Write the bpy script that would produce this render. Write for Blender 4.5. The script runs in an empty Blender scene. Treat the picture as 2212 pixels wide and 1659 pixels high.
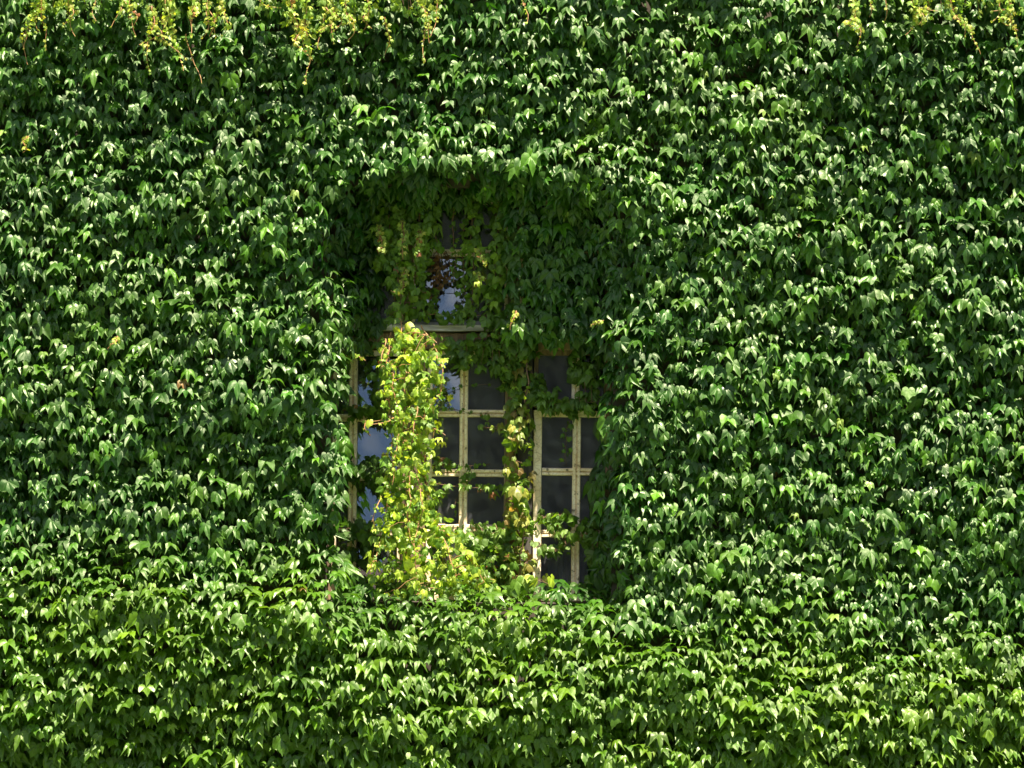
import bpy, bmesh, math, random
import numpy as np
from mathutils import Vector, Matrix
R = math.radians
rng = np.random.default_rng(7)
random.seed(7)
scene = bpy.context.scene
COL = scene.collection

# ------------------------------------------------------------------ camera, sky, sun, exposure
DIST = 18.0          # camera to the face of the ivy (which stands at y = -0.3)
PXM = 375.0          # photo pixels per metre at the face of the ivy
CX, CY = 1106.0, 829.5
CAMZ, MIDZ = 2.0, 2.75
cam_d = bpy.data.cameras.new("camera"); cam = bpy.data.objects.new("camera", cam_d); COL.objects.link(cam)
WIDE = 2212 / PXM
cam_d.sensor_width = 36.0
cam_d.lens = 36.0 * DIST / WIDE
cam_d.shift_y = (MIDZ - CAMZ) / WIDE
cam.location = (0, -0.3 - DIST, CAMZ)
cam.rotation_euler = (R(90), R(-0.55), 0)
cam_d.clip_end = 5000
scene.camera = cam

SUN_EL, SUN_AZ = 68.0, 28.0     # azimuth: degrees to the right of straight out from the wall
w = bpy.data.worlds.new("World"); scene.world = w; w.use_nodes = True
nt = w.node_tree; bg = nt.nodes["Background"]
sky = nt.nodes.new("ShaderNodeTexSky"); sky.sky_type = 'NISHITA'; sky.sun_disc = False
sky.sun_elevation = R(SUN_EL); sky.sun_rotation = R(180 - SUN_AZ)
sky.air_density = 1.0; sky.dust_density = 0.6; sky.ozone_density = 2.0
tc = nt.nodes.new("ShaderNodeTexCoord")
cn = nt.nodes.new("ShaderNodeTexNoise"); cn.inputs["Scale"].default_value = 5.0; cn.inputs["Detail"].default_value = 7.0
cr = nt.nodes.new("ShaderNodeValToRGB"); cr.color_ramp.elements[0].position = 0.47; cr.color_ramp.elements[1].position = 0.66
cm = nt.nodes.new("ShaderNodeMixRGB"); cm.inputs[2].default_value = (9.0, 9.2, 9.6, 1)
nt.links.new(tc.outputs["Generated"], cn.inputs["Vector"]); nt.links.new(cn.outputs["Fac"], cr.inputs[0])
nt.links.new(cr.outputs[0], cm.inputs[0]); nt.links.new(sky.outputs[0], cm.inputs[1]); nt.links.new(cm.outputs[0], bg.inputs[0])
bg.inputs[1].default_value = 0.05
sd = bpy.data.lights.new("sun", 'SUN'); sun = bpy.data.objects.new("sun", sd); COL.objects.link(sun)
sd.energy = 5.0; sd.angle = R(0.5); sd.color = (1.0, 0.93, 0.76)
sdir = Vector((math.cos(R(SUN_EL)) * math.sin(R(SUN_AZ)), -math.cos(R(SUN_EL)) * math.cos(R(SUN_AZ)), math.sin(R(SUN_EL))))
sun.rotation_euler = sdir.to_track_quat('Z', 'Y').to_euler()
sun.location = sdir * 30
vs = scene.view_settings
vs.view_transform = 'Standard'; vs.look = 'None'; vs.gamma = 1.0; vs.use_curve_mapping = False; vs.exposure = 2.1
scene.cycles.max_bounces = 8; scene.cycles.transparent_max_bounces = 12

# ------------------------------------------------------------------ helpers
def PX(px, y): return (np.asarray(px, float) - CX) / PXM * (DIST + y + 0.3) / DIST
def PZ(py, y): return CAMZ + (DIST + y + 0.3) / DIST * ((MIDZ - CAMZ) + (CY - np.asarray(py, float)) / PXM)
def P(px, py, y): return Vector((float(PX(px, y)), y, float(PZ(py, y))))

def tag(o, label=None, cat=None, group=None, kind=None):
    if label: o['label'] = label
    if cat: o['category'] = cat
    if group: o['group'] = group
    if kind: o['kind'] = kind
    return o
def empty(name, loc, label, cat, group=None):
    o = bpy.data.objects.new(name, None); COL.objects.link(o); o.location = loc
    o.empty_display_size = 0.1
    return tag(o, label, cat, group)
def link(name, me, mats, parent=None):
    o = bpy.data.objects.new(name, me); COL.objects.link(o)
    for m in (mats if isinstance(mats, (list, tuple)) else [mats]): me.materials.append(m)
    if parent is not None:
        o.parent = parent
        o.matrix_parent_inverse = Matrix.Translation(-_world(parent))
    return o
def _world(p):
    v = Vector((0, 0, 0))
    while p is not None and p.type == 'EMPTY':
        v += Vector(p.location); p = p.parent
    return v
def bm_obj(name, bm, mats, parent=None, bevel=0.0, smooth=False):
    me = bpy.data.meshes.new(name); bm.to_mesh(me); bm.free()
    o = link(name, me, mats, parent)
    if smooth:
        me.polygons.foreach_set("use_smooth", [True] * len(me.polygons))
    if bevel:
        b = o.modifiers.new("bevel", 'BEVEL'); b.width = bevel; b.segments = 2; b.limit_method = 'ANGLE'
    return o
def box(bm, x0, x1, y0, y1, z0, z1):
    vs_ = [bm.verts.new((x, y, z)) for x in (x0, x1) for y in (y0, y1) for z in (z0, z1)]
    for f in ((0,1,3,2),(4,6,7,5),(0,4,5,1),(2,3,7,6),(0,2,6,4),(1,5,7,3)):
        bm.faces.new([vs_[i] for i in f])

def vnoise(x, z, seed, oct=3):
    """smooth value noise, about -1..1"""
    x = np.asarray(x, float); z = np.asarray(z, float); out = np.zeros(np.broadcast(x, z).shape); amp = 1.0; tot = 0
    for o in range(oct):
        xi = np.floor(x).astype(np.int64); zi = np.floor(z).astype(np.int64)
        fx = x - xi; fz = z - zi; fx = fx*fx*(3-2*fx); fz = fz*fz*(3-2*fz)
        def h(a, b):
            n = (a*374761393 + b*668265263 + (seed+o*17)*982451653) & 0x7fffffff
            n = ((n ^ (n >> 13)) * 1274126177) & 0x7fffffff
            n = n ^ (n >> 16)
            return (n & 0xffff) / 32767.5 - 1
        v = (h(xi,zi)*(1-fx)+h(xi+1,zi)*fx)*(1-fz) + (h(xi,zi+1)*(1-fx)+h(xi+1,zi+1)*fx)*fz
        out = out + v*amp; tot += amp; amp *= 0.5; x = x*2+5.3; z = z*2+1.7
    return out / tot * 1.3
def sstep(a, b, t):
    t = np.clip((np.asarray(t, float) - a) / (b - a), 0, 1); return t*t*(3-2*t)

# ------------------------------------------------------------------ materials
def mat(name):
    m = bpy.data.materials.new(name); m.use_nodes = True
    return m, m.node_tree, m.node_tree.nodes["Principled BSDF"]
def leaf_material(name, rough=0.36, trans=0.28, spec=0.5):
    m, t, b = mat(name); N = t.nodes; L = t.links
    at = N.new("ShaderNodeAttribute"); at.attribute_name = "tint"
    geo = N.new("ShaderNodeNewGeometry")
    tcn = N.new("ShaderNodeTexCoord")
    no = N.new("ShaderNodeTexNoise"); no.inputs["Scale"].default_value = 45; no.inputs["Detail"].default_value = 3
    L.new(tcn.outputs["Object"], no.inputs["Vector"])
    mr = N.new("ShaderNodeMapRange"); mr.inputs[1].default_value = 0.3; mr.inputs[2].default_value = 0.7; mr.inputs[3].default_value = 0.75; mr.inputs[4].default_value = 1.25
    L.new(no.outputs["Fac"], mr.inputs[0])
    hsv = N.new("ShaderNodeHueSaturation"); L.new(at.outputs["Color"], hsv.inputs["Color"]); L.new(mr.outputs[0], hsv.inputs["Value"])
    vein = N.new("ShaderNodeMixRGB"); vein.blend_type = 'MIX'; vein.inputs[2].default_value = (0.10, 0.18, 0.04, 1)
    vm = N.new("ShaderNodeMath"); vm.operation = 'POWER'; vm.inputs[1].default_value = 3.0
    vk = N.new("ShaderNodeMath"); vk.operation = 'MULTIPLY'; vk.inputs[1].default_value = 0.35
    L.new(at.outputs["Alpha"], vm.inputs[0]); L.new(vm.outputs[0], vk.inputs[0]); L.new(vk.outputs[0], vein.inputs[0])
    L.new(hsv.outputs[0], vein.inputs[1])
    back = N.new("ShaderNodeMixRGB"); L.new(geo.outputs["Backfacing"], back.inputs[0]); L.new(vein.outputs[0], back.inputs[1])
    pal = N.new("ShaderNodeMixRGB"); pal.inputs[0].default_value = 0.3; pal.inputs[2].default_value = (0.22, 0.3, 0.13, 1)
    L.new(vein.outputs[0], pal.inputs[1]); L.new(pal.outputs[0], back.inputs[2])
    L.new(back.outputs[0], b.inputs["Base Color"])
    rr = N.new("ShaderNodeMapRange"); rr.inputs[3].default_value = rough - 0.07; rr.inputs[4].default_value = rough + 0.12
    L.new(no.outputs["Fac"], rr.inputs[0])
    rb = N.new("ShaderNodeMath"); rb.operation = 'MULTIPLY_ADD'; rb.inputs[1].default_value = 0.3
    n3 = N.new("ShaderNodeTexNoise"); n3.inputs["Scale"].default_value = 11; n3.inputs["Detail"].default_value = 1
    L.new(tcn.outputs["Object"], n3.inputs["Vector"])
    r3 = N.new("ShaderNodeMapRange"); r3.inputs[1].default_value = 0.35; r3.inputs[2].default_value = 0.65; r3.inputs[3].default_value = -0.05; r3.inputs[4].default_value = 0.14
    L.new(n3.outputs["Fac"], r3.inputs[0])
    ra = N.new("ShaderNodeMath"); ra.operation = 'ADD'; L.new(rr.outputs[0], ra.inputs[0]); L.new(r3.outputs[0], ra.inputs[1])
    L.new(geo.outputs["Backfacing"], rb.inputs[0]); L.new(ra.outputs[0], rb.inputs[2]); L.new(rb.outputs[0], b.inputs["Roughness"])
    b.inputs["Specular IOR Level"].default_value = spec; b.inputs["Specular Tint"].default_value = (0.93, 1.0, 0.70, 1)
    bu = N.new("ShaderNodeBump"); bu.inputs["Strength"].default_value = 0.25; bu.inputs["Distance"].default_value = 0.01
    L.new(no.outputs["Fac"], bu.inputs["Height"]); L.new(bu.outputs[0], b.inputs["Normal"])
    tr = N.new("ShaderNodeBsdfTranslucent")
    tcx = N.new("ShaderNodeMixRGB"); tcx.blend_type = 'MULTIPLY'; tcx.inputs[0].default_value = 1; tcx.inputs[2].default_value = (3.2, 3.0, 1.2, 1)
    L.new(hsv.outputs[0], tcx.inputs[1]); L.new(tcx.outputs[0], tr.inputs[0])
    mx = N.new("ShaderNodeMixShader"); mx.inputs[0].default_value = trans
    L.new(b.outputs[0], mx.inputs[1]); L.new(tr.outputs[0], mx.inputs[2])
    L.new(mx.outputs[0], N["Material Output"].inputs[0])
    return m
M_LEAF = leaf_material("ivy_leaf", 0.40, 0.32, 0.66)
M_VLEAF = leaf_material("young_vine_leaf", 0.44, 0.33, 0.6)

def noisy(name, c1, c2, scale, rough, bump=0.3, stretch=(1,1,1), detail=6, p0=0.35, p1=0.7):
    m, t, b = mat(name); N = t.nodes; L = t.links
    tcn = N.new("ShaderNodeTexCoord"); mp = N.new("ShaderNodeMapping"); mp.inputs["Scale"].default_value = stretch
    no = N.new("ShaderNodeTexNoise"); no.inputs["Scale"].default_value = scale; no.inputs["Detail"].default_value = detail
    L.new(tcn.outputs["Object"], mp.inputs[0]); L.new(mp.outputs[0], no.inputs["Vector"])
    ra = N.new("ShaderNodeValToRGB"); ra.color_ramp.elements[0].position = p0; ra.color_ramp.elements[1].position = p1
    ra.color_ramp.elements[0].color = (*c1, 1); ra.color_ramp.elements[1].color = (*c2, 1)
    L.new(no.outputs["Fac"], ra.inputs[0]); L.new(ra.outputs[0], b.inputs["Base Color"])
    b.inputs["Roughness"].default_value = rough
    bu = N.new("ShaderNodeBump"); bu.inputs["Strength"].default_value = bump; bu.inputs["Distance"].default_value = 0.01
    L.new(no.outputs["Fac"], bu.inputs["Height"]); L.new(bu.outputs[0], b.inputs["Normal"])
    return m
M_STEM = noisy("woody_stem", (0.10, 0.05, 0.025), (0.22, 0.12, 0.06), 60, 0.75)
M_SHOOT = noisy("orange_shoot", (0.20, 0.085, 0.03), (0.34, 0.18, 0.06), 60, 0.6)
M_WALL = noisy("dark_old_brick", (0.03, 0.022, 0.016), (0.07, 0.048, 0.032), 6, 0.9, 0.5)
M_LEDGE = noisy("grey_weathered_timber", (0.36, 0.31, 0.29), (0.72, 0.64, 0.64), 9, 0.85, 0.6, (1, 4, 8))
M_BROWN = noisy("bare_brown_timber_and_shade", (0.10, 0.06, 0.035), (0.30, 0.19, 0.10), 14, 0.8, 0.6, (6, 6, 0.8))  # also colours the right top light frame, where the brown carries shade
M_DARKMULLION = noisy("dark_mullion", (0.03, 0.025, 0.022), (0.09, 0.075, 0.065), 14, 0.8, 0.5, (6, 6, 0.8))
M_GROUND = noisy("mown_lawn", (0.05, 0.085, 0.02), (0.09, 0.13, 0.035), 8, 0.95, 0.4)
M_ROOM = noisy("dim_room_plaster", (0.13, 0.13, 0.15), (0.21, 0.205, 0.22), 2, 0.9, 0.1)
M_CURTAIN = noisy("blue_grey_curtain", (0.20, 0.22, 0.28), (0.32, 0.34, 0.40), 10, 0.9, 0.1, (6, 1, 0.5))
M_FACADE = noisy("brown_facade", (0.07, 0.06, 0.06), (0.12, 0.10, 0.10), 1.5, 0.9, 0.1)
M_ROOF = noisy("dark_roof_tiles", (0.09, 0.05, 0.04), (0.16, 0.09, 0.07), 3, 0.85, 0.2)

def paint_material():
    m, t, b = mat("flaking_cream_paint"); N = t.nodes; L = t.links
    tcn = N.new("ShaderNodeTexCoord")
    n1 = N.new("ShaderNodeTexNoise"); n1.inputs["Scale"].default_value = 26; n1.inputs["Detail"].default_value = 8; n1.inputs["Roughness"].default_value = 0.65
    n2 = N.new("ShaderNodeTexNoise"); n2.inputs["Scale"].default_value = 5; n2.inputs["Detail"].default_value = 4
    vo = N.new("ShaderNodeTexVoronoi"); vo.feature = 'DISTANCE_TO_EDGE'; vo.inputs["Scale"].default_value = 30
    for n in (n1, n2, vo): L.new(tcn.outputs["Object"], n.inputs["Vector"])
    r1 = N.new("ShaderNodeValToRGB"); e = r1.color_ramp.elements
    e[0].position = 0.35; e[0].color = (0.12, 0.08, 0.045, 1); e[1].position = 0.41; e[1].color = (0.86, 0.67, 0.44, 1)
    e2 = e.new(0.62); e2.color = (0.95, 0.80, 0.60, 1)
    L.new(n1.outputs["Fac"], r1.inputs[0])
    r3 = N.new("ShaderNodeValToRGB"); r3.color_ramp.elements[0].color = (0.35, 0.26, 0.17, 1); r3.color_ramp.elements[1].position = 0.07
    L.new(vo.outputs["Distance"], r3.inputs[0])
    r2 = N.new("ShaderNodeValToRGB"); r2.color_ramp.elements[0].position = 0.3; r2.color_ramp.elements[0].color = (0.82, 0.74, 0.62, 1); r2.color_ramp.elements[1].position = 0.6
    L.new(n2.outputs["Fac"], r2.inputs[0])
    a = N.new("ShaderNodeMixRGB"); a.blend_type = 'MULTIPLY'; a.inputs[0].default_value = 0.42; L.new(r1.outputs[0], a.inputs[1]); L.new(r3.outputs[0], a.inputs[2])
    c = N.new("ShaderNodeMixRGB"); c.blend_type = 'MULTIPLY'; c.inputs[0].default_value = 1; L.new(a.outputs[0], c.inputs[1]); L.new(r2.outputs[0], c.inputs[2])
    L.new(c.outputs[0], b.inputs["Base Color"]); b.inputs["Roughness"].default_value = 0.65
    bu = N.new("ShaderNodeBump"); bu.inputs["Strength"].default_value = 0.6; bu.inputs["Distance"].default_value = 0.004
    L.new(n1.outputs["Fac"], bu.inputs["Height"]); L.new(bu.outputs[0], b.inputs["Normal"])
    return m
M_PAINT = paint_material()
def glass_material():
    m, t, b = mat("old_window_glass"); N = t.nodes; L = t.links
    tcn = N.new("ShaderNodeTexCoord"); no = N.new("ShaderNodeTexNoise"); no.inputs["Scale"].default_value = 3.5; no.inputs["Detail"].default_value = 1.0
    L.new(tcn.outputs["Object"], no.inputs["Vector"])
    bu = N.new("ShaderNodeBump"); bu.inputs["Strength"].default_value = 0.35; bu.inputs["Distance"].default_value = 0.012
    L.new(no.outputs["Fac"], bu.inputs["Height"])
    gl = N.new("ShaderNodeBsdfGlossy"); gl.inputs["Roughness"].default_value = 0.015; L.new(bu.outputs[0], gl.inputs["Normal"])
    gl.inputs["Color"].default_value = (0.9, 0.93, 1.0, 1)
    tr = N.new("ShaderNodeBsdfTransparent"); tr.inputs[0].default_value = (0.82, 0.84, 0.84, 1)
    df = N.new("ShaderNodeBsdfDiffuse"); df.inputs[0].default_value = (0.3, 0.29, 0.3, 1)
    fr = N.new("ShaderNodeFresnel"); fr.inputs["IOR"].default_value = 1.85
    dn = N.new("ShaderNodeTexNoise"); dn.inputs["Scale"].default_value = 14; dn.inputs["Detail"].default_value = 6
    L.new(tcn.outputs["Object"], dn.inputs["Vector"])
    dm = N.new("ShaderNodeMapRange"); dm.inputs[1].default_value = 0.35; dm.inputs[2].default_value = 0.75; dm.inputs[3].default_value = 0.04; dm.inputs[4].default_value = 0.22
    L.new(dn.outputs["Fac"], dm.inputs[0])
    m1 = N.new("ShaderNodeMixShader"); L.new(dm.outputs[0], m1.inputs[0]); L.new(tr.outputs[0], m1.inputs[1]); L.new(df.outputs[0], m1.inputs[2])
    m2 = N.new("ShaderNodeMixShader"); L.new(fr.outputs[0], m2.inputs[0]); L.new(m1.outputs[0], m2.inputs[1]); L.new(gl.outputs[0], m2.inputs[2])
    L.new(m2.outputs[0], N["Material Output"].inputs[0])
    return m
M_GLASS = glass_material()

# ------------------------------------------------------------------ setting
bm = bmesh.new()
g = 600
vs4 = [bm.verts.new(c) for c in ((-g, -g, 0), (g, -g, 0), (g, g, 0), (-g, g, 0))]; bm.faces.new(vs4)
tag(bm_obj("lawn", bm, M_GROUND), kind='structure')

YG = 0.37                                   # the plane of the glass
OX0, OX1 = float(PX(708, YG)), float(PX(1318, YG))
OZ0, OZ1 = float(PZ(1300, YG)), float(PZ(418, YG))
bm = bmesh.new()
box(bm, -9, OX0, 0, 0.6, 0, 9); box(bm, OX1, 9, 0, 0.6, 0, 9)
box(bm, OX0, OX1, 0, 0.6, 0, OZ0); box(bm, OX0, OX1, 0, 0.6, OZ1, 9)
wallo = bm_obj("wall", bm, M_WALL)
tag(wallo, "dark old house wall buried behind the sheet of ivy", "wall", kind='structure')
# the room behind the window
bm = bmesh.new(); box(bm, -2.6, 2.6, 0.601, 4.6, 0.3, 5.2)
fs = [f for f in bm.faces if all(abs(v.co.y - 0.601) < 1e-4 for v in f.verts)]
bmesh.ops.delete(bm, geom=fs, context='FACES_ONLY')
tag(bm_obj("room", bm, M_ROOM), kind='structure')
# house across the yard, seen mirrored in the panes
hs = empty("opposite_house", (8, -44, 0), "long brown house across the yard, mirrored dark in the window panes", "house")
bm = bmesh.new(); box(bm, -32, 48, -54, -44, 0, 12.5); bm_obj("wall", bm, M_FACADE, hs)
bm = bmesh.new()
pts = [(-55.0, 12.4), (-43.2, 12.4), (-49.0, 15.0)]
a = [bm.verts.new((-33, y, z)) for y, z in pts]; b_ = [bm.verts.new((49, y, z)) for y, z in pts]
bm.faces.new(a[::-1]); bm.faces.new(b_)
for i in range(3): bm.faces.new([a[i], a[(i+1) % 3], b_[(i+1) % 3], b_[i]])
bm_obj("roof", bm, M_ROOF, hs)

# ------------------------------------------------------------------ window
win = empty("casement_window", (0, YG, OZ0), "old cream painted casement window with small panes, half swallowed by ivy", "window")
def bar(bm, p, q, wid, depth=0.03, y=YG, groove=True):
    """grooved glazing bar from p to q (photo pixels) in the plane y, standing proud towards the viewer"""
    a_ = P(p[0], p[1], y); b2 = P(q[0], q[1], y); d = (b2 - a_).normalized(); n = Vector((0, -1, 0)); s = d.cross(n)
    W = wid / PXM / 2
    if groove:
        prof = [(-W, 0), (-W, depth*.55), (-W*.8, depth), (-W*.22, depth), (-W*.12, depth*.45), (W*.12, depth*.45), (W*.22, depth), (W*.8, depth), (W, depth*.55), (W, 0)]
    else:
        prof = [(-W, 0), (-W, depth*.8), (-W*.85, depth), (W*.85, depth), (W, depth*.8), (W, 0)]
    ns = 9
    rings = []
    for k in range(ns):
        c = a_.lerp(b2, k/(ns-1)); jit = 0 if k in (0, ns-1) else random.uniform(-0.0012, 0.0012)
        rings.append([bm.verts.new(c + s*(u + jit) + n*v) for u, v in prof])
    m_ = len(prof)
    for k in range(ns-1):
        for i in range(m_):
            bm.faces.new([rings[k][i], rings[k][(i+1) % m_], rings[k+1][(i+1) % m_], rings[k+1][i]])
    bm.faces.new(rings[0][::-1]); bm.faces.new(rings[-1])
def pane(bm, x0, x1, y0, y1, tilt=0, turn=0, y=YG-0.004):
    c = P((x0+x1)/2, (y0+y1)/2, y); hx = (x1-x0)/2/PXM; hz = (y1-y0)/2/PXM
    rot = Matrix.Rotation(R(turn), 3, 'Z') @ Matrix.Rotation(R(-tilt), 3, 'X')
    t_ = 0.0015
    bx = bmesh.new(); box(bx, -hx, hx, -t_, t_, -hz, hz)
    vm_ = {}
    for v in bx.verts: vm_[v] = bm.verts.new(c + rot @ v.co)
    for f in bx.faces: bm.faces.new([vm_[v] for v in f.verts])
    bx.free()
# outer frame (brown, mostly hidden)
bm = bmesh.new()
fw = 0.045
box(bm, OX0, OX0+fw, YG-0.03, YG+0.05, OZ0+fw, OZ1-fw); box(bm, OX1-fw, OX1, YG-0.03, YG+0.05, OZ0+fw, OZ1-fw)
box(bm, OX0, OX1, YG-0.03, YG+0.05, OZ0, OZ0+fw); box(bm, OX0, OX1, YG-0.03, YG+0.05, OZ1-fw, OZ1)
bm_obj("frame", bm, M_BROWN, win, 0.004)
# transom: weathered grey weatherboard on a brown rail
bm = bmesh.new()
tz0, tz1 = float(PZ(757, YG)), float(PZ(722, YG))
box(bm, OX0+fw, OX1-fw, YG-0.07, YG+0.05, tz0, tz1); tr_ = bm_obj("transom", bm, M_BROWN, win, 0.006)
bm = bmesh.new()
x0, x1 = OX0+fw, OX1-fw; n = 24; top = []; bot = []
for k in range(n+1):
    x = x0 + (x1-x0)*k/n; wv = 0.0015*math.sin(k*1.1) + random.uniform(-.0015, .0015)
    top.append([bm.verts.new((x, YG+0.04, tz1+0.085+wv)), bm.verts.new((x, YG-0.11, tz1+0.045+wv)), bm.verts.new((x, YG-0.115, tz1+0.012+wv)), bm.verts.new((x, YG+0.04, tz1+0.003))])
for k in range(n):
    for i in range(4): bm.faces.new([top[k][i], top[k][(i+1) % 4], top[k+1][(i+1) % 4], top[k+1][i]])
bm.faces.new(top[0][::-1]); bm.faces.new(top[-1])
bm_obj("weatherboard", bm, M_LEDGE, tr_)
# mullions, the rightmost strip darker and set back
for (xa, xb, m_) in ((868, 918, M_BROWN), (1089, 1113, M_BROWN), (1116, 1149, M_DARKMULLION)):
    bm = bmesh.new(); box(bm, float(PX(xa, YG)), float(PX(xb, YG)), YG-(0.06 if m_ is M_BROWN else 0.02), YG+0.05, OZ0+fw, tz0-0.001)
    bm_obj("mullion", bm, m_, win, 0.006)
bm = bmesh.new(); box(bm, float(PX(866, YG)), float(PX(890, YG)), YG-0.035, YG+0.05, tz1+0.09, OZ1-fw); bm_obj("mullion", bm, M_BROWN, win, 0.006)
bm = bmesh.new(); box(bm, float(PX(1092, YG)), float(PX(1120, YG)), YG-0.035, YG+0.05, tz1+0.09, OZ1-fw); bm_obj("mullion", bm, M_BROWN, win, 0.006)
def sash(xs, ys, stiles, rails, muntins, bars, tilts, label=None, m_=None):
    """xs, ys: pane edges; stiles/rails: heavier border members; muntins/bars: thin grooved members"""
    bm = bmesh.new()
    for (x, ya, yb, wd) in stiles: bar(bm, (x, ya), (x + (yb-ya)*0.0, yb), wd, 0.034, groove=False)
    for (y, xa, xb, wd) in rails: bar(bm, (xa, y), (xb, y), wd, 0.0325, groove=False)
    so = bm_obj("sash", bm, m_ or M_PAINT, win)
    if label: so['label'] = label
    for (x, ya, yb) in muntins:
        bm = bmesh.new(); bar(bm, (x, ya), (x, yb), 19, 0.030); bm_obj("glazing_bar", bm, M_PAINT, so)
    for (y, xa, xb) in bars:
        bm = bmesh.new(); bar(bm, (xa, y), (xb, y), 17, 0.0275); bm_obj("glazing_bar", bm, M_PAINT, so)
    bm = bmesh.new(); k = 0
    for i in range(len(xs)-1):
        for j in range(len(ys)-1):
            tl, tn = tilts[k % len(tilts)]; k += 1; tl += 0
            pane(bm, xs[i]+1, xs[i+1]-1, ys[j]+1, ys[j+1]-1, tl, tn)
    bm_obj("glass", bm, M_GLASS, so)
SKYT = 8.5
# left casement
sash([726, 761, 860], [772, 906, 1034, 1152, 1290], [(722, 768, 1292, 10), (863, 768, 1292, 10)], [(766, 728, 858, 14), (1290, 728, 858, 16)],
     [(761, 773, 1282)], [(906, 727, 858), (1034, 727, 858), (1152, 727, 858)],
     [(0.4, 0), (0, 0), (.6, 0), (0, 0), (SKYT, -1), (SKYT+.6, -2.2), (SKYT-.3, -1.8), (SKYT-.5, -1.5)])
# middle casement
sash([928, 1000, 1090], [770, 894, 1023, 1142, 1290], [(926, 768, 1292, 12), (1091, 768, 1292, 5)], [(766, 920, 1088, 14), (1290, 920, 1088, 16)],
     [(1000, 773, 1282)], [(894, 932, 1088), (1023, 932, 1088), (1142, 932, 1088)],
     [(8.2, 0), (0.5, 0), (0, 0), (0, 0), (0.3, 0.5), (0, -.4), (.4, 0.6), (0, 0)])
# right: fixed top light, its shade put into brown colour, above an opening sash
sash([1155, 1242, 1310], [762, 880], [(1155, 760, 880, 10)], [(762, 1151, 1306, 12)], [(1241, 768, 880)], [], [(0.6, 0.5), (.2, 0)], "top light frame with its shade painted in brown", M_BROWN)
sash([1160, 1244, 1310], [894, 1018, 1152, 1290], [(1160, 886, 1292, 19)], [(893, 1170, 1306, 15), (1290, 1170, 1306, 16)],
     [(1244, 901, 1282)], [(1018, 1170, 1304), (1152, 1170, 1304)], [(0.2, 0), (0, 0.3), (0.8, 1), (0, 0), (.3, 0), (0, 0)])
# upper light
sash([890, 1008, 1088], [440, 548, 716], [(889, 432, 708, 8), (1089, 432, 708, 8)], [(437, 893, 1085, 12)], [], [(548, 893, 1085)], [(0, 0), (7.0, 0), (0, 0), (0.5, 0)])
sash([762, 866], [440, 548, 716], [(864, 432, 708, 8)], [(437, 764, 860, 12)], [], [(548, 764, 860)], [(0, 0), (1, 0)])
sash([1120, 1300], [440, 548, 716], [(1122, 432, 708, 8)], [(437, 1126, 1300, 12)], [], [(548, 1126, 1300)], [(0, 0), (.5, 0)])
# curtain inside the right casement
bm = bmesh.new(); prev = None
za, zb = float(PZ(1300, .8)), float(PZ(1165, .8))
for k in range(41):
    x = float(PX(1185 + 120*k/40, 0.8)); y = 0.78 + 0.03*math.sin(k*1.1)
    cur = [bm.verts.new((x, y, za - 0.1)), bm.verts.new((x + 0.02*math.sin(k*.3), y, zb - 0.35*((k-20)/20)**2*0.4))]
    if prev: bm.faces.new([prev[0], cur[0], cur[1], prev[1]])
    prev = cur
cu = bm_obj("curtain", bm, M_CURTAIN, None, 0, True)
so_ = cu.modifiers.new("thick", 'SOLIDIFY'); so_.thickness = 0.004
tag(cu, "dim blue grey curtain hanging behind the lower right panes", "curtain")

# ------------------------------------------------------------------ leaves
def leaf_template(A, B, rings, Rf, serr=0.0):
    """half leaf as two creased patches: A angles (mid vein -> side vein), B (side vein -> base). mirrored."""
    uv = []; fold = []; vein = []; tris = []
    for sgn in (1, -1):
        for patch, ang in (('A', A), ('B', B)):
            base = len(uv); uv.append((0, 0)); fold.append(0); vein.append(.5)
            sv = A[-1]
            for ri, t in enumerate(rings):
                for ai, d in enumerate(ang):
                    r = Rf(d) * t
                    if serr and t > 0.95 and ai % 2 == 1: r *= 1 - serr
                    th = R(d)
                    uv.append((sgn*r*math.sin(th), -r*math.cos(th)))
                    dv = min(abs(d), abs(d - sv)); fold.append(r*math.sin(R(min(dv, 40))))
                    vein.append(max(0, 1 - r*math.sin(R(min(dv, 80)))/0.06 - .15/(r+.05)*.2))
            na = len(ang)
            for ri in range(len(rings)):
                for ai in range(na-1):
                    o = base+1+ri*na+ai
                    if ri == 0: fl = [(base, o, o+1)]
                    else:
                        i_ = o-na; fl = [(i_, o, o+1), (i_, o+1, i_+1)]
                    for f in fl: tris.append(f if sgn > 0 else f[::-1])
    return np.array(uv), np.array(fold), np.array(vein), np.array(tris, np.int64)
def Rmake(pts):
    xs = [p[0] for p in pts]; ys = [p[1] for p in pts]
    return lambda d: float(np.interp(d, xs, ys))
R3 = Rmake([(0, 1.1), (6, .90), (12, .69), (19, .55), (26, .48), (33, .56), (39, .68), (45, .92), (53, .66), (70, .56), (90, .46), (115, .40), (140, .27), (152, .16)])
R3b = Rmake([(0, 1.1), (6, .90), (12, .68), (19, .52), (26, .42), (33, .50), (39, .68), (45, .98), (53, .64), (68, .52), (90, .44), (115, .40), (140, .27), (152, .16)])
R3c = Rmake([(0, 1.06), (6, .88), (14, .76), (22, .68), (30, .655), (37, .66), (44, .70), (50, .76), (58, .66), (70, .58), (90, .50), (115, .42), (140, .30), (152, .16)])
RR = Rmake([(0, .9), (15, .72), (30, .64), (45, .66), (60, .58), (90, .5), (125, .44), (150, .25)])
AF, BF = [0, 5, 10, 16, 23, 29, 34, 39, 45], [45, 52, 62, 78, 100, 125, 150]
AL, BL = [0, 8, 18, 27, 36, 45], [45, 58, 90, 125, 150]
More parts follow.
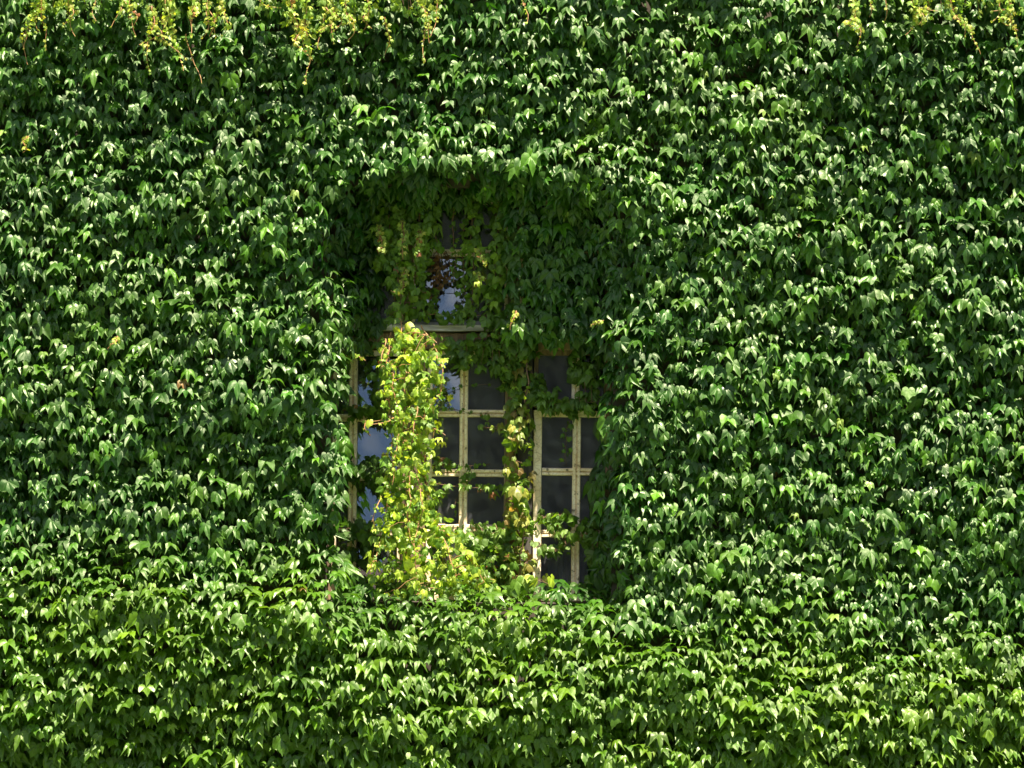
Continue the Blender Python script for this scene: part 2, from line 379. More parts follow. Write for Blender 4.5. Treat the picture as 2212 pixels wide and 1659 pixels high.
T_FULL = [leaf_template(AF, BF, [.35, .7, 1.0], f, 0.05) for f in (R3, R3b, R3, R3b, R3c)]
T_LOW = [leaf_template(AL, BL, [.5, 1.0], f) for f in (R3, R3b)]
T_SMALL = [leaf_template([0, 16, 32, 48], [48, 80, 120, 150], [.5, 1.0], RR), leaf_template([0, 10, 26, 40, 50], [50, 75, 115, 150], [.5, 1.0], R3c)]

class Leaves:
    def __init__(self): self.v = []; self.t = []; self.c = []; self.n = 0
    def add(self, pos, size, pitch, yaw, roll, tint, templates, droop=.20, fold=.50, g=rng):
        M = len(pos)
        if M == 0: return
        which = g.integers(0, len(templates), M)
        for k, (uv, fo, ve, tr) in enumerate(templates):
            s = which == k; m_ = int(s.sum())
            if not m_: continue
            K = len(uv)
            sz = size[s][:, None]
            asp = g.normal(1, .09, m_)[:, None]; skew = g.normal(0, .10, m_)[:, None]
            u = uv[None, :, 0]*asp + skew*uv[None, :, 1]; v = np.repeat(uv[None, :, 1], m_, 0)
            r2 = uv[:, 0]**2 + uv[:, 1]**2
            d1 = np.clip(g.normal(droop, .14, m_), .05, 1)[:, None]; d2 = np.clip(g.normal(.55, .25, m_), 0, 1.3)[:, None]
            f_ = np.clip(g.normal(fold, .14, m_), 0, .8)[:, None]
            tw = g.normal(0, .16, m_)[:, None]
            ph = g.uniform(0, 6.28, m_)[:, None]
            h = -d1*r2[None] - d2*(uv[None, :, 0]**2) + f_*fo[None] + tw*u*v + 0.035*np.sin(ph + 9*u + 6*v)*np.sqrt(r2)[None]
            # drooping shortens the blade
            v = v*(1 - .18*d1*r2[None])
            p_, y_, ro = pitch[s], yaw[s], roll[s]
            cr_, sr = np.cos(ro)[:, None], np.sin(ro)[:, None]
            a = u*cr_ - v*sr; b = u*sr + v*cr_                 # spin in the leaf plane
            cp, sp = np.cos(p_)[:, None], np.sin(p_)[:, None]    # tip the face upwards
            Y = -h*cp + b*sp; Zz = h*sp + b*cp                   # face normal (0,-cp,sp)
            # pitch: up-vector of the leaf plane is (0, sp, cp)
            cy, sy = np.cos(y_)[:, None], np.sin(y_)[:, None]
            X2 = a*cy - Y*sy; Y2 = a*sy + Y*cy
            pts = np.stack([X2*sz, Y2*sz, Zz*sz], -1) + pos[s][:, None, :]
            self.v.append(pts.reshape(-1, 3))
            off = self.n + (np.arange(m_)*K)[:, None, None]
            self.t.append((tr[None] + off).reshape(-1, 3))
            cc = np.empty((m_, K, 4)); cc[:, :, :3] = tint[s][:, None, :]; cc[:, :, 3] = ve[None]
            self.c.append(cc.reshape(-1, 4)); self.n += m_*K
    def mesh(self, name):
        V = np.concatenate(self.v).astype(np.float32); T = np.concatenate(self.t).astype(np.int32); C = np.concatenate(self.c).astype(np.float32)
        me = bpy.data.meshes.new(name)
        me.vertices.add(len(V)); me.vertices.foreach_set("co", V.ravel())
        me.loops.add(T.size); me.loops.foreach_set("vertex_index", T.ravel())
        me.polygons.add(len(T)); me.polygons.foreach_set("loop_start", np.arange(0, T.size, 3, dtype=np.int32))
        me.polygons.foreach_set("use_smooth", np.ones(len(T), bool))
        at = me.color_attributes.new("tint", 'FLOAT_COLOR', 'POINT'); at.data.foreach_set("color", C.ravel())
        me.update(calc_edges=True)
        return me
def palette(n, cols, jit=.22, g=rng):
    cols = np.array(cols); k = g.integers(0, len(cols), n); k2 = g.integers(0, len(cols), n); t = g.random(n)[:, None]
    c = cols[k]*(1-t) + cols[k2]*t
    return np.clip(c*np.exp(g.normal(0, jit, n))[:, None], .003, .8)

# ------------------------------------------------------------------ the sheet of ivy
def edge_noise(x, z, s): return vnoise(x*3.1, z*3.1, s, 3)
def recess(px, py):
    """0 on the open wall, 1 well inside the window recess (photo pixels)"""
    rg = 28*vnoise(px/70, py/70, 91)
    dx = np.minimum(px - 768 + 34*sstep(760, 600, py), 1302 + 70*sstep(770, 640, py) - px); dy = np.minimum(py - 405, 1262 - py)
    top = np.minimum(py - (405 + 0.0008*(px-1040)**2*0.7), 1262 - py)
    return sstep(-55, 45, np.minimum(dx, top) + rg)
def surf(x, z):
    """y of the face of the ivy"""
    px = x*PXM + CX; py = CY - (z - MIDZ)*PXM
    b = 0.050*vnoise(x*1.3+3, z*2.6, 11, 2) + 0.046*vnoise(x*2.2, z*5.6 + 0.5*np.sin(x*2.1), 12, 2)
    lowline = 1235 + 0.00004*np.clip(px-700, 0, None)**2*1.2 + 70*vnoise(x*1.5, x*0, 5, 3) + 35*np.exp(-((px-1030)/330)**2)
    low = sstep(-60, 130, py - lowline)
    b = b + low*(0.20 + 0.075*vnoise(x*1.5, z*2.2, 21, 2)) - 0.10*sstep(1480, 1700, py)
    y = -0.30 - b
    rc = recess(px, py)
    tgt = 0.20 - (0.19 + 0.13*sstep(1270, 1320, px))*sstep(1050, 1110, px)*sstep(760, 720, py)
    return y*(1-rc) + rc*tgt, low, rc
def visible_mask(px, py, x, z):
    en = edge_noise(x, z, 31)*26
    inlow = (px > 742+en) & (px < 1296+en) & (py > 742+en*.6) & (py < 1256+en*.7)
    e2 = edge_noise(x, z, 33)*28
    inup = (px > 832+e2) & (px < 1078+e2) & (py > 425+e2) & (py < 760)
    return ~(inlow | inup)
ivy = Leaves()
HX, HZ = 3.75, 2.75
layers = [(0.064, 0.0, 1.0, T_FULL), (0.070, 0.075, 1.0, T_FULL), (0.085, 0.16, 1.05, T_LOW), (0.085, 0.22, 1.2, T_LOW), (0.11, 0.30, 1.5, T_LOW)]
for (sp, inset, szk, tm) in layers:
    nx = int(2*HX/sp); nz = int(2*HZ/sp)
    gx, gz = np.meshgrid(np.arange(nx), np.arange(nz))
    x = (-HX + (gx + .5*(gz % 2))*sp).ravel(); z = (MIDZ - HZ + gz*sp).ravel()
    x = x + rng.normal(0, sp*.33, x.size); z = z + rng.normal(0, sp*.33, x.size)
    px = x*PXM + CX; py = CY - (z - MIDZ)*PXM
    keep = visible_mask(px, py, x, z) & (z > 0.05)
    x, z = x[keep], z[keep]
    y, low, rc = surf(x, z); e = .03
    dydz = (surf(x, z+e)[0] - surf(x, z-e)[0])/(2*e); dydx = (surf(x+e, z)[0] - surf(x-e, z)[0])/(2*e)
    # project so that depth does not shift the place in the picture
    n = x.size
    y = y + inset*(1-.55*rc) + rng.normal(0, .024, n)
    s_ = (DIST + y + .3)/DIST; x = x*s_; z = CAMZ + (z-CAMZ)*s_
    size = np.clip(np.where(rng.random(n) < .14, rng.normal(.047, .008, n), rng.normal(.072, .016, n)), .033, .115)*szk*(1+.06*low)
    pitch = R(37) + np.clip(np.arctan(dydz), -.5, .9)*.75 + rng.normal(0, R(14), n) + low*R(14) - rc*R(10)
    yaw = np.clip(np.arctan(dydx), -.8, .8)*.7 + rng.normal(0, R(20), n)
    roll = rng.normal(0, R(14), n)
    c = palette(n, [(.010, .048, .0016), (.020, .074, .0016), (.042, .108, .002), (.014, .058, .002)])
    warm = palette(n, [(.050, .112, .002), (.080, .142, .003)])  # lower band: part of its sun put into a lighter, yellower leaf tint
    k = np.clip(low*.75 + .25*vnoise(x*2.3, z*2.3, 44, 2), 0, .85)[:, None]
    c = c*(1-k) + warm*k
    yng = (rng.random(n) < .03) & (size < .062)
    c[yng] = palette(int(yng.sum()), [(.09, .16, .02), (.13, .19, .025)])
    dead = (rng.random(n) < .0015) & (size < .07)
    c[dead] = palette(int(dead.sum()), [(.10, .045, .015), (.16, .09, .03)])
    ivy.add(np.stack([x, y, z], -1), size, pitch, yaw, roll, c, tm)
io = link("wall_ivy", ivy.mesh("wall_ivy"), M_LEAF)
tag(io, "dense sheet of glossy dark green three-lobed ivy leaves covering the whole wall", "ivy", kind='stuff')

# ------------------------------------------------------------------ single vines
def tube(bm, pts, r0, r1, n=5):
    prev = None
    for k, p in enumerate(pts):
        d = (pts[min(k+1, len(pts)-1)] - pts[max(k-1, 0)])
        d = d.normalized() if d.length > 1e-6 else Vector((0, 0, -1))
        a = d.orthogonal().normalized(); b = d.cross(a); r = r0 + (r1-r0)*k/max(1, len(pts)-1)
        ring = [bm.verts.new(p + (a*math.cos(6.2832*i/n) + b*math.sin(6.2832*i/n))*r) for i in range(n)]
        if prev:
            for i in range(n):
                j = (i+1) % n
                # keep rings aligned
                bm.faces.new([prev[i], prev[j], ring[j], ring[i]])
        prev = ring
def smooth_path(pts, step=.012, wob=.004):
    out = []; n = len(pts)
    for i in range(n-1):
        p0, p1, p2, p3 = pts[max(i-1, 0)], pts[i], pts[i+1], pts[min(i+2, n-1)]
        m_ = max(2, int((p2-p1).length/step))
        for k in range(m_):
            t = k/m_; t2 = t*t; t3 = t2*t
            out.append(.5*((2*p1) + (p2-p0)*t + (2*p0-5*p1+4*p2-p3)*t2 + (3*p1-p0-3*p2+p3)*t3))
    out.append(pts[-1])
    ph = random.uniform(0, 6)
    return [p + Vector((math.sin(ph+i*.55)*wob, math.cos(ph*2+i*.4)*wob, 0)) for i, p in enumerate(out)]
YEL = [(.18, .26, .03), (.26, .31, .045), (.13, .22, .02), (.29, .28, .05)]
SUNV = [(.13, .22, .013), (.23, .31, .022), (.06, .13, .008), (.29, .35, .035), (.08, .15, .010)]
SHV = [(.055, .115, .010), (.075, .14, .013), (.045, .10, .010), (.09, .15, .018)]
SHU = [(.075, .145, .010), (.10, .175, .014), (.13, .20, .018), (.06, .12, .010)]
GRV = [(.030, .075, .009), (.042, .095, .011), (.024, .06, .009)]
RED = [(.22, .07, .03), (.28, .13, .05)]
def inside(poly, x, y):
    c = np.zeros(len(x), bool); n = len(poly); j = n-1
    for i in range(n):
        xi, yi = poly[i]; xj, yj = poly[j]
        k = ((yi > y) != (yj > y)) & (x < (xj-xi)*(y-yi)/((yj-yi) or 1e-9) + xi)
        c ^= k; j = i
    return c
def vine(name, label, cat, group, strands=(), patches=(), cols=SHV, red=.0, stem_mat=None, stem_r=.004, tip_bare=.0):
    """strands: (points in photo pixels with depth, leaf size, leaf spacing); patches: (polygon, count, depth, thickness, size)"""
    first = strands[0][0][0] if strands else (*patches[0][0][0], patches[0][2])
    root = empty(name, P(*first), label, cat, group)
    bm = bmesh.new(); lv = Leaves(); pos = []; siz = []; nodes = []
    for pts, ls, sp in strands:
        path = smooth_path([P(*q) for q in pts]); tube(bm, path, stem_r, stem_r*.45); nodes += path[::3]
        acc = 0.0; side = 1; total = sum((path[i+1]-path[i]).length for i in range(len(path)-1)); run = 0
        for i in range(len(path)-1):
            seg = (path[i+1]-path[i]).length; acc += seg; run += seg
            if acc >= sp and run < total*(1-tip_bare):
                acc -= sp*random.uniform(.6, 1.4); side = -side
                k = ls*(1 - .5*run/total) if tip_bare else ls
                off = Vector((side*random.uniform(.15, .7)*k, -random.uniform(.1, .7)*k, random.uniform(-.1, .4)*k))
                tube(bm, [path[i], path[i].lerp(path[i]+off, .6)+Vector((0, 0, .15*k)), path[i]+off], stem_r*.4, stem_r*.25, 3)
                pos.append(path[i]+off); siz.append(k*random.uniform(.6, 1.25))
        if tip_bare:                       # the bare curling end carries tiny buds
            for q in path[int(len(path)*(1-tip_bare)):][::2]:
                if random.random() < .6:
                    pos.append(q + Vector((random.uniform(-.008, .008), -.005, 0))); siz.append(.016*random.uniform(.6, 1.3))
    for poly, n, dep, thick, ls in patches:
        xs = np.array([q[0] for q in poly]); ys = np.array([q[1] for q in poly])
        qx = rng.uniform(xs.min(), xs.max(), n*4); qy = rng.uniform(ys.min(), ys.max(), n*4)
        ok = np.where(inside(poly, qx + rng.normal(0, 8, n*4) + 15*vnoise(qx/38, qy/38, 77), qy + rng.normal(0, 8, n*4)))[0][:n]
        for i in ok:
            y = dep - thick*abs(random.gauss(0, .6)); p = P(qx[i], qy[i], y)
            pos.append(p); siz.append(ls*random.uniform(.42, 1.0)**.9*1.3 if random.random() < .3 else ls*random.uniform(.45, 1.15))
            if random.random() < .2:
                q = min(nodes, key=lambda t_: (t_-p).length) if nodes else None
                if q is not None and .015 < (q-p).length < .16:
                    tube(bm, [p, p.lerp(q, .5) + Vector((0, -.004, .012)), q], .0016, .0024, 3)
    n = len(pos); pos = np.array([tuple(p) for p in pos]); siz = np.array(siz)
    c = palette(n, cols, .2)
    rr = (rng.random(n) < red*1.5) & (siz < .045); c[rr] = palette(int(rr.sum()), RED)
    lv.add(pos, siz, rng.normal(R(22), R(26), n), rng.normal(0, R(42), n), rng.normal(0, R(32), n), c, T_SMALL + T_LOW[:1], .45, .36)
    bm_obj("stem", bm, stem_mat or M_STEM, root, 0, True)
    link("foliage", lv.mesh("foliage"), M_VLEAF, root)
    return root

# yellow shoots hanging into the picture from above
G_TOP = "yellowing ivy shoots hanging from the top"
tops = [
 # (points x,y), leaf size, label
 ([(62,-60),(70,20),(48,70),(40,110),(52,150)], .050, "long yellow ivy shoot ending in an orange hook, outermost at top left"),
 ([(84,-60),(78,30),(88,75),(90,118)], .042, "yellow ivy shoot with bare orange tip just right of the long hooked corner shoot"),
 ([(136,-60),(138,20),(142,60),(152,88)], .052, "round-leaved yellow green shoot hanging alone, third from the left along the top"),
 ([(190,-60),(195,10),(190,38),(196,54)], .030, "short bare orange shoot tip between two leafier shoots at upper left"),
 ([(262,-60),(255,10),(245,40),(228,68)], .046, "yellow shoot bending down to the left, first of the upper left bunch"),
 ([(268,-60),(270,30),(276,60),(284,86)], .046, "yellow green shoot curling to the right beside the left-bending one"),
 ([(318,20),(322,60),(308,100),(312,165)], .044, "detached looking yellow shoot low among the dark leaves, with curled tip"),
 ([(352,-60),(346,20),(338,42),(342,56)], .026, "small brown bare tendril left of the heavy bunch at upper left"),
 ([(356,-60),(358,40),(366,90),(380,130),(386,160)], .056, "leafy yellow shoot with a fat round leaf bunch at its lower end"),
 ([(392,80),(398,112),(412,145),(428,186)], .018, "thin bare red brown twig slanting down to the right, lowest at upper left"),
 ([(418,-60),(412,20),(404,60),(402,86)], .048, "yellow shoot with tight small leaves right of the fat bunch"),
 ([(440,-60),(436,20),(440,60),(436,80),(424,92)], .044, "left strand of the forked golden shoot pair"),
 ([(468,-60),(472,30),(484,62),(470,82),(462,96)], .046, "right strand of the forked golden shoot pair, tip orange"),
 ([(546,-40),(550,8),(566,18),(596,22)], .036, "shoot running sideways almost level along the top edge"),
 ([(610,-60),(622,40),(640,80),(650,110)], .052, "yellow green shoot at the left of the centre left bunch"),
 ([(654,-60),(650,60),(660,130),(648,182)], .050, "longest shoot of the centre left bunch, reaching furthest down"),
 ([(690,-60),(694,20),(684,70),(676,108)], .044, "shoot with orange stem hanging in the middle of the centre left bunch"),
 ([(706,-60),(710,30),(706,70),(710,100)], .042, "straight pale shoot right of the orange-stemmed middle one"),
 ([(726,-60),(738,30),(756,70),(742,92)], .046, "shoot with forked brown tip at the right of the centre left bunch"),
 ([(776,-60),(786,30),(780,60),(770,72)], .044, "short yellow shoot closing the centre left bunch"),
 ([(822,40),(826,70),(832,95),(820,122)], .036, "small pale shoot hanging by itself before the red-tipped strand"),
 ([(870,-60),(900,10),(915,45),(904,90),(908,135)], .044, "yellow strand reaching down beside the red brown twig near top centre"),
 ([(926,-60),(934,10),(932,40),(922,80)], .034, "red brown twig with few leaves near top centre"),
 ([(1110,-60),(1120,10),(1132,32),(1128,52)], .032, "tiny golden shoot alone at the top middle"),
 ([(1830,-60),(1838,30),(1848,62),(1842,104)], .054, "broad-leaved yellow shoot with bare red tip, first of the upper right row"),
 ([(1866,-60),(1872,10),(1866,30)], .040, "short yellow tip just right of the broad-leaved upper right shoot"),
 ([(1902,-60),(1904,10),(1902,38)], .030, "stubby shoot tip between the short and the big golden one at upper right"),
 ([(1950,-60),(1964,10),(1968,40),(1945,68)], .056, "big golden shoot bending left at its end, middle of upper right row"),
 ([(1990,-60),(1996,10),(1986,40)], .042, "golden shoot right beside the big left-bending one"),
 ([(2036,-60),(2050,20),(2080,46),(2092,70),(2108,108)], .044, "slanting shoot with orange stem ending lowest of the upper right row"),
 ([(2140,-60),(2150,10),(2134,36)], .042, "short yellow shoot in front of the long last one at upper right"),
 ([(2168,-60),(2172,20),(2180,50),(2190,88)], .050, "long yellow shoot nearest the upper right corner"),
]
for i, (pts, ls, lab) in enumerate(tops):
    dep = -.50 - .02*(i % 4)
    st = [([(x, y, dep - .03*math.sin(k*1.3+i)) for k, (x, y) in enumerate(pts)], ls*.74, .0125 if ls > .03 else .03)]
    if ls > .041:                       # a side branch
        x, y = pts[-2]
        st.append(([(pts[1][0], pts[1][1], dep), (pts[1][0] + random.choice((-1, 1))*random.uniform(10, 22), (pts[1][1]+y)/2, dep-.02), (x + random.uniform(-20, 20), y + 5, dep-.01)], ls*.65, .016))
    vine("hanging_shoot", lab, "ivy shoot", G_TOP, st, (), YEL, .012, M_SHOOT, .0038, .2)

# vines over the window
vine("hanging_vine", "bright sunlit yellow green vine cascading from the transom to the sill", "vine", "vines growing over the window",
  [([(860,690,-.08),(872,800,-.14),(868,950,-.16),(880,1100,-.16),(890,1290,-.2)], .055, .03),
   ([(845,790,-0.20),(848,850,-0.27),(856,880,-0.28),(862,915,-0.27)], .020, .022),
   ([(940,770,-0.20),(952,800,-0.27),(948,850,-0.28),(925,885,-0.26)], .020, .022),
   ([(850,905,-0.20),(830,915,-0.27),(800,920,-0.28)], .020, .022),
   ([(790,912,-0.22),(785,930,-0.24),(800,945,-0.24)], .020, .022),
   ([(930,925,-0.20),(950,935,-0.26),(962,942,-0.27)], .020, .022),
   ([(890,720,-0.15),(915,725,-0.24),(940,742,-0.26)], .020, .022),
   ([(822,1075,-0.20),(812,1105,-0.26),(802,1130,-0.27)], .020, .022),
   ([(820,1185,-0.20),(806,1220,-0.27),(800,1245,-0.27)], .020, .022),
   ([(880,1010,-0.25),(886,1080,-0.31),(880,1130,-0.31),(893,1180,-0.32)], .020, .022),
   ([(900,880,-0.25),(892,930,-0.30),(886,975,-0.30)], .020, .022),
   ([(905,1130,-0.25),(896,1180,-0.33),(902,1250,-0.34)], .020, .022),
   ([(960,1165,-0.28),(975,1210,-0.34),(990,1260,-0.34)], .020, .022),
   ([(860,940,-0.24),(850,1000,-0.30),(848,1050,-0.30)], .020, .022),
   ([(830,735,-0.12),(822,775,-0.20),(818,800,-0.20)], .020, .022),
   ([(900,1030,-0.25),(912,1090,-0.31),(905,1140,-0.30)], .020, .022),
   ([(880,700,-.08),(905,800,-.15),(915,900,-.16),(920,1050,-.15),(960,1200,-.18)], .055, .03),
   ([(905,705,-.05),(945,770,-.16),(938,830,-.18),(910,880,-.18)], .055, .05),
   ([(840,720,-.05),(830,830,-.14),(838,900,-.16),(790,915,-.16)], .050, .055),
   ([(835,760,-.08),(845,1000,-.14),(830,1120,-.15),(800,1220,-.15)], .060, .045),
   ([(900,1080,-.14),(960,1150,-.2),(1010,1200,-.2),(1050,1260,-.24)], .055, .03),
   ([(850,1130,-.16),(880,1200,-.22),(900,1290,-.26)], .06, .04)],
  [([(838,745),(862,704),(880,708),(905,735),(935,752),(955,775),(948,800),(928,830),(945,880),(922,930),(932,990),(922,1040),(946,1080),(950,1140),(1005,1165),(1040,1215),(1075,1275),(1040,1290),(815,1290),(795,1240),(822,1200),(806,1140),(840,1100),(818,1040),(846,990),(838,940),(858,900),(826,860),(838,820),(812,780)], 760, -.09, .19, .041),
   ([(856,712),(890,715),(930,860),(930,1130),(1000,1280),(840,1290),(830,1000),(838,800)], 200, .08, .1, .05)],
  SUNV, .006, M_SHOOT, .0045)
vine("climbing_vine", "vine climbing the bare brown mullion right of the middle casement", "vine", "vines growing over the window",
  [([(1110,1290,.30),(1118,1150,.26),(1104,1000,.24),(1112,880,.24),(1100,760,.24)], .065, .03),
   ([(1132,760,.2),(1138,830,.14),(1130,870,.14)], .03, .05),
   ([(1120,1290,.25),(1128,1180,.18),(1140,1130,.14)], .04, .05),
   ([(1085,930,.22),(1060,925,.18),(1040,925,.2)], .06, .04)],
  [([(1078,760),(1140,760),(1145,900),(1128,1000),(1135,1150),(1100,1280),(1080,1250),(1085,1050),(1095,900)], 95, .25, .12, .046),
   ([(1128,880),(1150,900),(1150,1250),(1125,1280)], 60, .29, .08, .05),
   ([(1095,900),(1125,915),(1118,960),(1100,950)], 10, .16, .06, .08), ([(1110,1040),(1132,1050),(1120,1110),(1108,1090)], 8, .12, .05, .075)],
  SHU+[(.2,.2,.03),(.2,.12,.04)], .03, None, .006)
vine("hanging_vine", "thick curtain of round-leaved vine over the left half of the upper light", "vine", "vines growing over the window",
  [([(850,400,.16),(862,520,.12),(858,620,.1),(845,632,.1)], .055, .028), ([(815,420,.18),(808,500,.15),(818,545,.13),(822,580,.13)], .055, .028),
   ([(895,400,.18),(900,500,.14),(895,580,.13),(880,660,.13)], .055, .028), ([(925,410,.18),(930,480,.16),(945,560,.15)], .050, .03),
   ([(850,560,.1),(860,640,.08),(866,700,.02)], .05, .03), ([(832,470,.14),(846,560,.12),(840,620,.12)], .05, .03)],
  [([(800,425),(940,415),(945,470),(925,520),(920,600),(905,690),(840,700),(850,600),(800,560),(790,480)], 300, .20, .10, .060)],
  SHU, .01, None, .004)
vine("hanging_vine", "single slender strand of small round leaves down the middle of the upper light", "vine", "vines growing over the window",
  [([(1010,400,.2),(1016,450,.18),(1012,520,.17),(1020,600,.16),(1008,690,.17)], .055, .017), ([(1018,430,.2),(1022,520,.17),(1034,570,.15)], .05, .02),
   ([(998,480,.2),(995,560,.2),(1000,640,.2)], .035, .02), ([(975,420,.2),(972,500,.2),(978,560,.2),(974,610,.2)], .028, .022)],
  [([(985,560),(1000,560),(1000,700),(975,690)], 16, .24, .04, .042), ([(915,600),(938,600),(945,650),(935,700),(915,700)], 16, .26, .04, .045)], SHU, .0, None, .004)
vine("hanging_vine", "leafy strand along the right edge of the dark upper pane", "vine", "vines growing over the window",
  [([(1072,400,.2),(1070,500,.16),(1064,580,.16),(1056,680,.17)], .055, .018), ([(1085,440,.18),(1080,560,.15),(1066,640,.15)], .055, .02)],
  [([(1060,440),(1095,430),(1090,600),(1070,700),(1040,700),(1055,600)], 60, .22, .06, .06)], SHU, 0, None, .004)
vine("dead_vine", "dry brown withered vine dangling before the blue reflection in the upper light", "dead vine", None,
  [([(945,540,.3),(950,570,.28),(955,600,.28),(952,630,.28)], .035, .025), ([(940,550,.3),(938,590,.29),(946,640,.28)], .03, .03), ([(960,545,.3),(966,580,.3),(960,610,.29)], .03, .02), ([(932,548,.3),(936,600,.3),(930,650,.3)], .035, .018), ([(925,556,.3),(945,610,.3),(938,640,.3)], .03, .02)],
  (), [(.16, .07, .03), (.22, .11, .05), (.12, .06, .03)], 0, M_STEM, .003)
vine("draping_vine", "mat of green vine draped over the grey transom between the casements", "vine", "vines growing over the window",
  [([(830,690,.2),(900,682,.2),(1000,680,.18),(1100,690,.18)], .05, .045), ([(950,735,.2),(1030,745,.18),(1110,750,.16)], .06, .03), ([(1010,728,.2),(1060,724,.16),(1140,690,.1)], .05, .04)],
  [([(900,668),(1130,680),(1130,702),(900,684)], 36, .22, .1, .055), ([(950,738),(1130,726),(1160,760),(1100,800),(1060,790),(1020,776),(960,776)], 150, .27, .12, .064),
   ([(1055,780),(1110,780),(1105,850),(1075,830)], 26, .30, .07, .06), ([(770,690),(850,690),(850,712),(770,706)], 4, .24, .06, .055), ([(745,740),(835,740),(830,775),(745,775)], 16, .3, .06, .055)],
  SHV, .03, None, .004)
vine("creeping_vine", "vine tuft on the uppermost bar of the left casement", "vine", "vines growing over the window",
  [([(738,890,.25),(780,888,.24),(830,893,.2)], .05, .022)], [([(740,875),(830,872),(830,910),(760,905)], 36, .3, .06, .052), ([(770,790),(838,780),(838,880),(810,880),(800,830)], 36, .3, .06, .05)], SHV, .03, None, .003)
vine("creeping_vine", "dark vine clump on the second bar of the left casement", "vine", "vines growing over the window",
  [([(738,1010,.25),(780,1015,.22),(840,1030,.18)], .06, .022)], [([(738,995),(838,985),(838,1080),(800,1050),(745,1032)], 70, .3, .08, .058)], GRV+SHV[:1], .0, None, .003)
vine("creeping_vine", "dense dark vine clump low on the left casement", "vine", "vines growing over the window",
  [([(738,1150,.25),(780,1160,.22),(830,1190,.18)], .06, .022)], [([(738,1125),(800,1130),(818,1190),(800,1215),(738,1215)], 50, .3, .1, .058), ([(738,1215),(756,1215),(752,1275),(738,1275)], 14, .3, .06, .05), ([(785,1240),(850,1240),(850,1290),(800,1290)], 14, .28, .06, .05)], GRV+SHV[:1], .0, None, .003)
vine("creeping_vine", "thin vine tendrils straggling across the lower middle panes", "vine", "vines growing over the window",
  [([(935,1000,.28),(1000,1008,.3),(1060,1002,.3)], .028, .03), ([(930,1045,.25),(985,1052,.27),(1010,1055,.28),(1080,1050,.28)], .042, .035), ([(940,880,.3),(1000,890,.31),(1050,905,.31),(1060,935,.3)], .032, .03),
   ([(930,870,.26),(960,845,.3),(1000,835,.32),(1060,830,.32)], .022, .05), ([(985,1118,.3),(983,1095,.3),(986,1075,.31)], .02, .02)],
  [([(935,985),(990,1005),(975,1018),(935,1012)], 12, .31, .04, .045), ([(990,1010),(1020,1012),(1012,1045),(995,1040)], 8, .32, .04, .05), ([(1025,1040),(1080,1048),(1080,1068),(1040,1062)], 8, .32, .04, .045)],
  SHV, .06, None, .0022)
vine("climbing_vine", "bank of shaded vine filling the foot of the middle casement", "vine", "vines growing over the window",
  [([(980,1280,.2),(1030,1180,.22),(1090,1140,.24)], .06, .03), ([(1000,1290,.2),(1060,1220,.22),(1100,1160,.24)], .06, .03)],
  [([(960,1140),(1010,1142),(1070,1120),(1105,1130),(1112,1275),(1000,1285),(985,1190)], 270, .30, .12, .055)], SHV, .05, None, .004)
vine("creeping_vine", "vine spreading over the head of the right casement sash", "vine", "vines growing over the window",
  [([(1150,870,.24),(1200,872,.24),(1290,866,.22)], .055, .025), ([(1145,800,.24),(1160,840,.24),(1180,870,.24)], .055, .025)],
  [([(1145,800),(1165,800),(1185,860),(1290,850),(1290,892),(1160,888),(1148,860)], 80, .31, .08, .056), ([(1225,770),(1290,760),(1290,850),(1255,840),(1235,810)], 40, .28, .08, .07)], SHV, .0, None, .003)
vine("hanging_vine", "thin vine string of tiny leaves down the left pane of the right casement", "vine", "vines growing over the window",
  [([(1236,890,.3),(1224,920,.31),(1220,960,.31),(1222,1005,.31)], .034, .022)], (), SHV, 0, None, .002)
vine("creeping_vine", "vine reaching across the lowest bar of the right casement", "vine", "vines growing over the window",
  [([(1140,1150,.22),(1180,1115,.24),(1240,1120,.26),(1300,1150,.24)], .055, .022), ([(1150,1170,.24),(1200,1190,.26),(1240,1165,.26),(1300,1160,.22)], .05, .025)],
  [([(1165,1100),(1230,1110),(1290,1135),(1290,1175),(1240,1165),(1170,1130)], 50, .31, .06, .052), ([(1175,1180),(1230,1170),(1235,1185),(1190,1200)], 12, .31, .05, .05), ([(1262,1170),(1300,1150),(1300,1280),(1270,1275)], 40, .28, .08, .06)],
  SHV, .02, None, .003)
vine("sunlit_spray", "few pale sunlit young leaves above the window sill at the mullion foot", "vine", "vines growing over the window",
  [([(1110,1290,-.1),(1125,1255,-.16),(1150,1250,-.16),(1190,1262,-.16)], .07, .03)], (), SUNV, 0, None, .003)

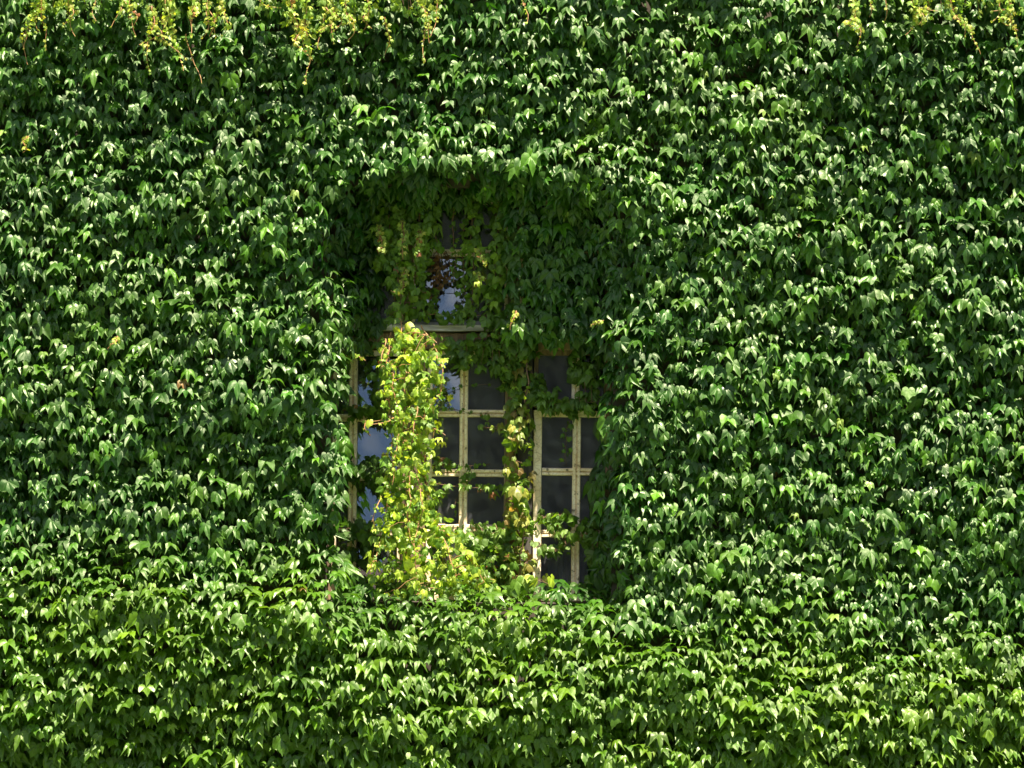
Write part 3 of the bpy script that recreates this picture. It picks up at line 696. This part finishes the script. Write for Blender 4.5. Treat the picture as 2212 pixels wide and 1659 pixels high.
vine("hanging_vine", "fringe of small green leaves along the top edge at far left", "vine", "leafy fringes along the top edge",
  [([(30,-60,-.44),(120,-20,-.46),(260,-30,-.46),(480,-40,-.44)], .04, .02)],
  [([(20,-60),(490,-60),(480,10),(430,40),(380,20),(330,45),(260,15),(200,0),(150,20),(90,40),(40,20)], 260, -.40, .08, .036)], SHV+YEL[:3], .0, None, .003)
vine("hanging_vine", "fringe of small green leaves along the top edge left of the middle", "vine", "leafy fringes along the top edge",
  [([(540,-60,-.44),(700,-20,-.46),(930,-40,-.44)], .04, .02)],
  [([(540,-60),(940,-60),(925,25),(880,45),(820,30),(780,60),(720,50),(690,85),(640,75),(610,30),(550,15)], 330, -.40, .09, .036)], SHV+YEL[:3], .0, None, .003)
vine("hanging_vine", "fringe of small green leaves along the top edge at upper right", "vine", "leafy fringes along the top edge",
  [([(1900,-60,-.44),(2050,-30,-.46),(2200,-50,-.44)], .04, .02)],
  [([(1820,-60),(2212,-60),(2200,15),(2100,30),(2060,20),(1980,35),(1900,5),(1840,20)], 150, -.40, .08, .034)], SHV+YEL[:3], .0, None, .003)
for pts, lab in (([(252,735,-.36),(245,748,-.42),(236,752,-.44),(229,762,-.44)], "tiny orange shoot on the dark ivy left of the window"),
                 ([(52,305,-.36),(44,318,-.44),(50,330,-.44),(40,340,-.44)], "tiny orange brown shoot near the left edge of the wall"),
                 ([(1112,672,-.10),(1104,690,-.18),(1098,712,-.18)], "small red shoot poking out above the right end of the transom"),
                 ([(1280,700,-.24),(1292,692,-.34),(1300,690,-.34)], "small orange shoot beside the upper right corner of the window"),
                 ([(742,775,.0),(765,772,-.05),(788,782,-.06)], "thin orange runner reaching in from the left edge of the window")):
    vine("short_shoot", lab, "ivy shoot", "stray orange shoots", [(pts, .022, .012)], (), YEL, .05, M_SHOOT, .0045)

for pts, lab in (([(812,490,.05),(816,515,-.12),(822,535,-.19),(826,552,-.2)], "yellow sunlit shoot tip in front of the left edge of the vine curtain"),
                 ([(862,480,.05),(866,515,-.12),(862,540,-.2),(866,562,-.2)], "upright golden shoot tip in the middle of the vine curtain"),
                 ([(902,500,.05),(900,530,-.12),(894,556,-.2)], "pale curled shoot tip near the right edge of the vine curtain"),
                 ([(868,580,.02),(866,620,-.12),(852,634,-.16),(840,630,-.16)], "hooked yellow shoot tip hanging lowest in front of the vine curtain"),
                 ([(1030,540,.05),(1034,560,-.12),(1044,576,-.18)], "orange yellow shoot tip beside the horizontal bar of the upper light"),
                 ([(1026,590,.05),(1030,608,-.1),(1022,622,-.14)], "small pale shoot tip over the lower right pane of the upper light")):
    vine("short_shoot", lab, "ivy shoot", "sunlit shoot tips before the upper light", [(pts, .026, .009)], (), YEL, .04, M_SHOOT, .0045)
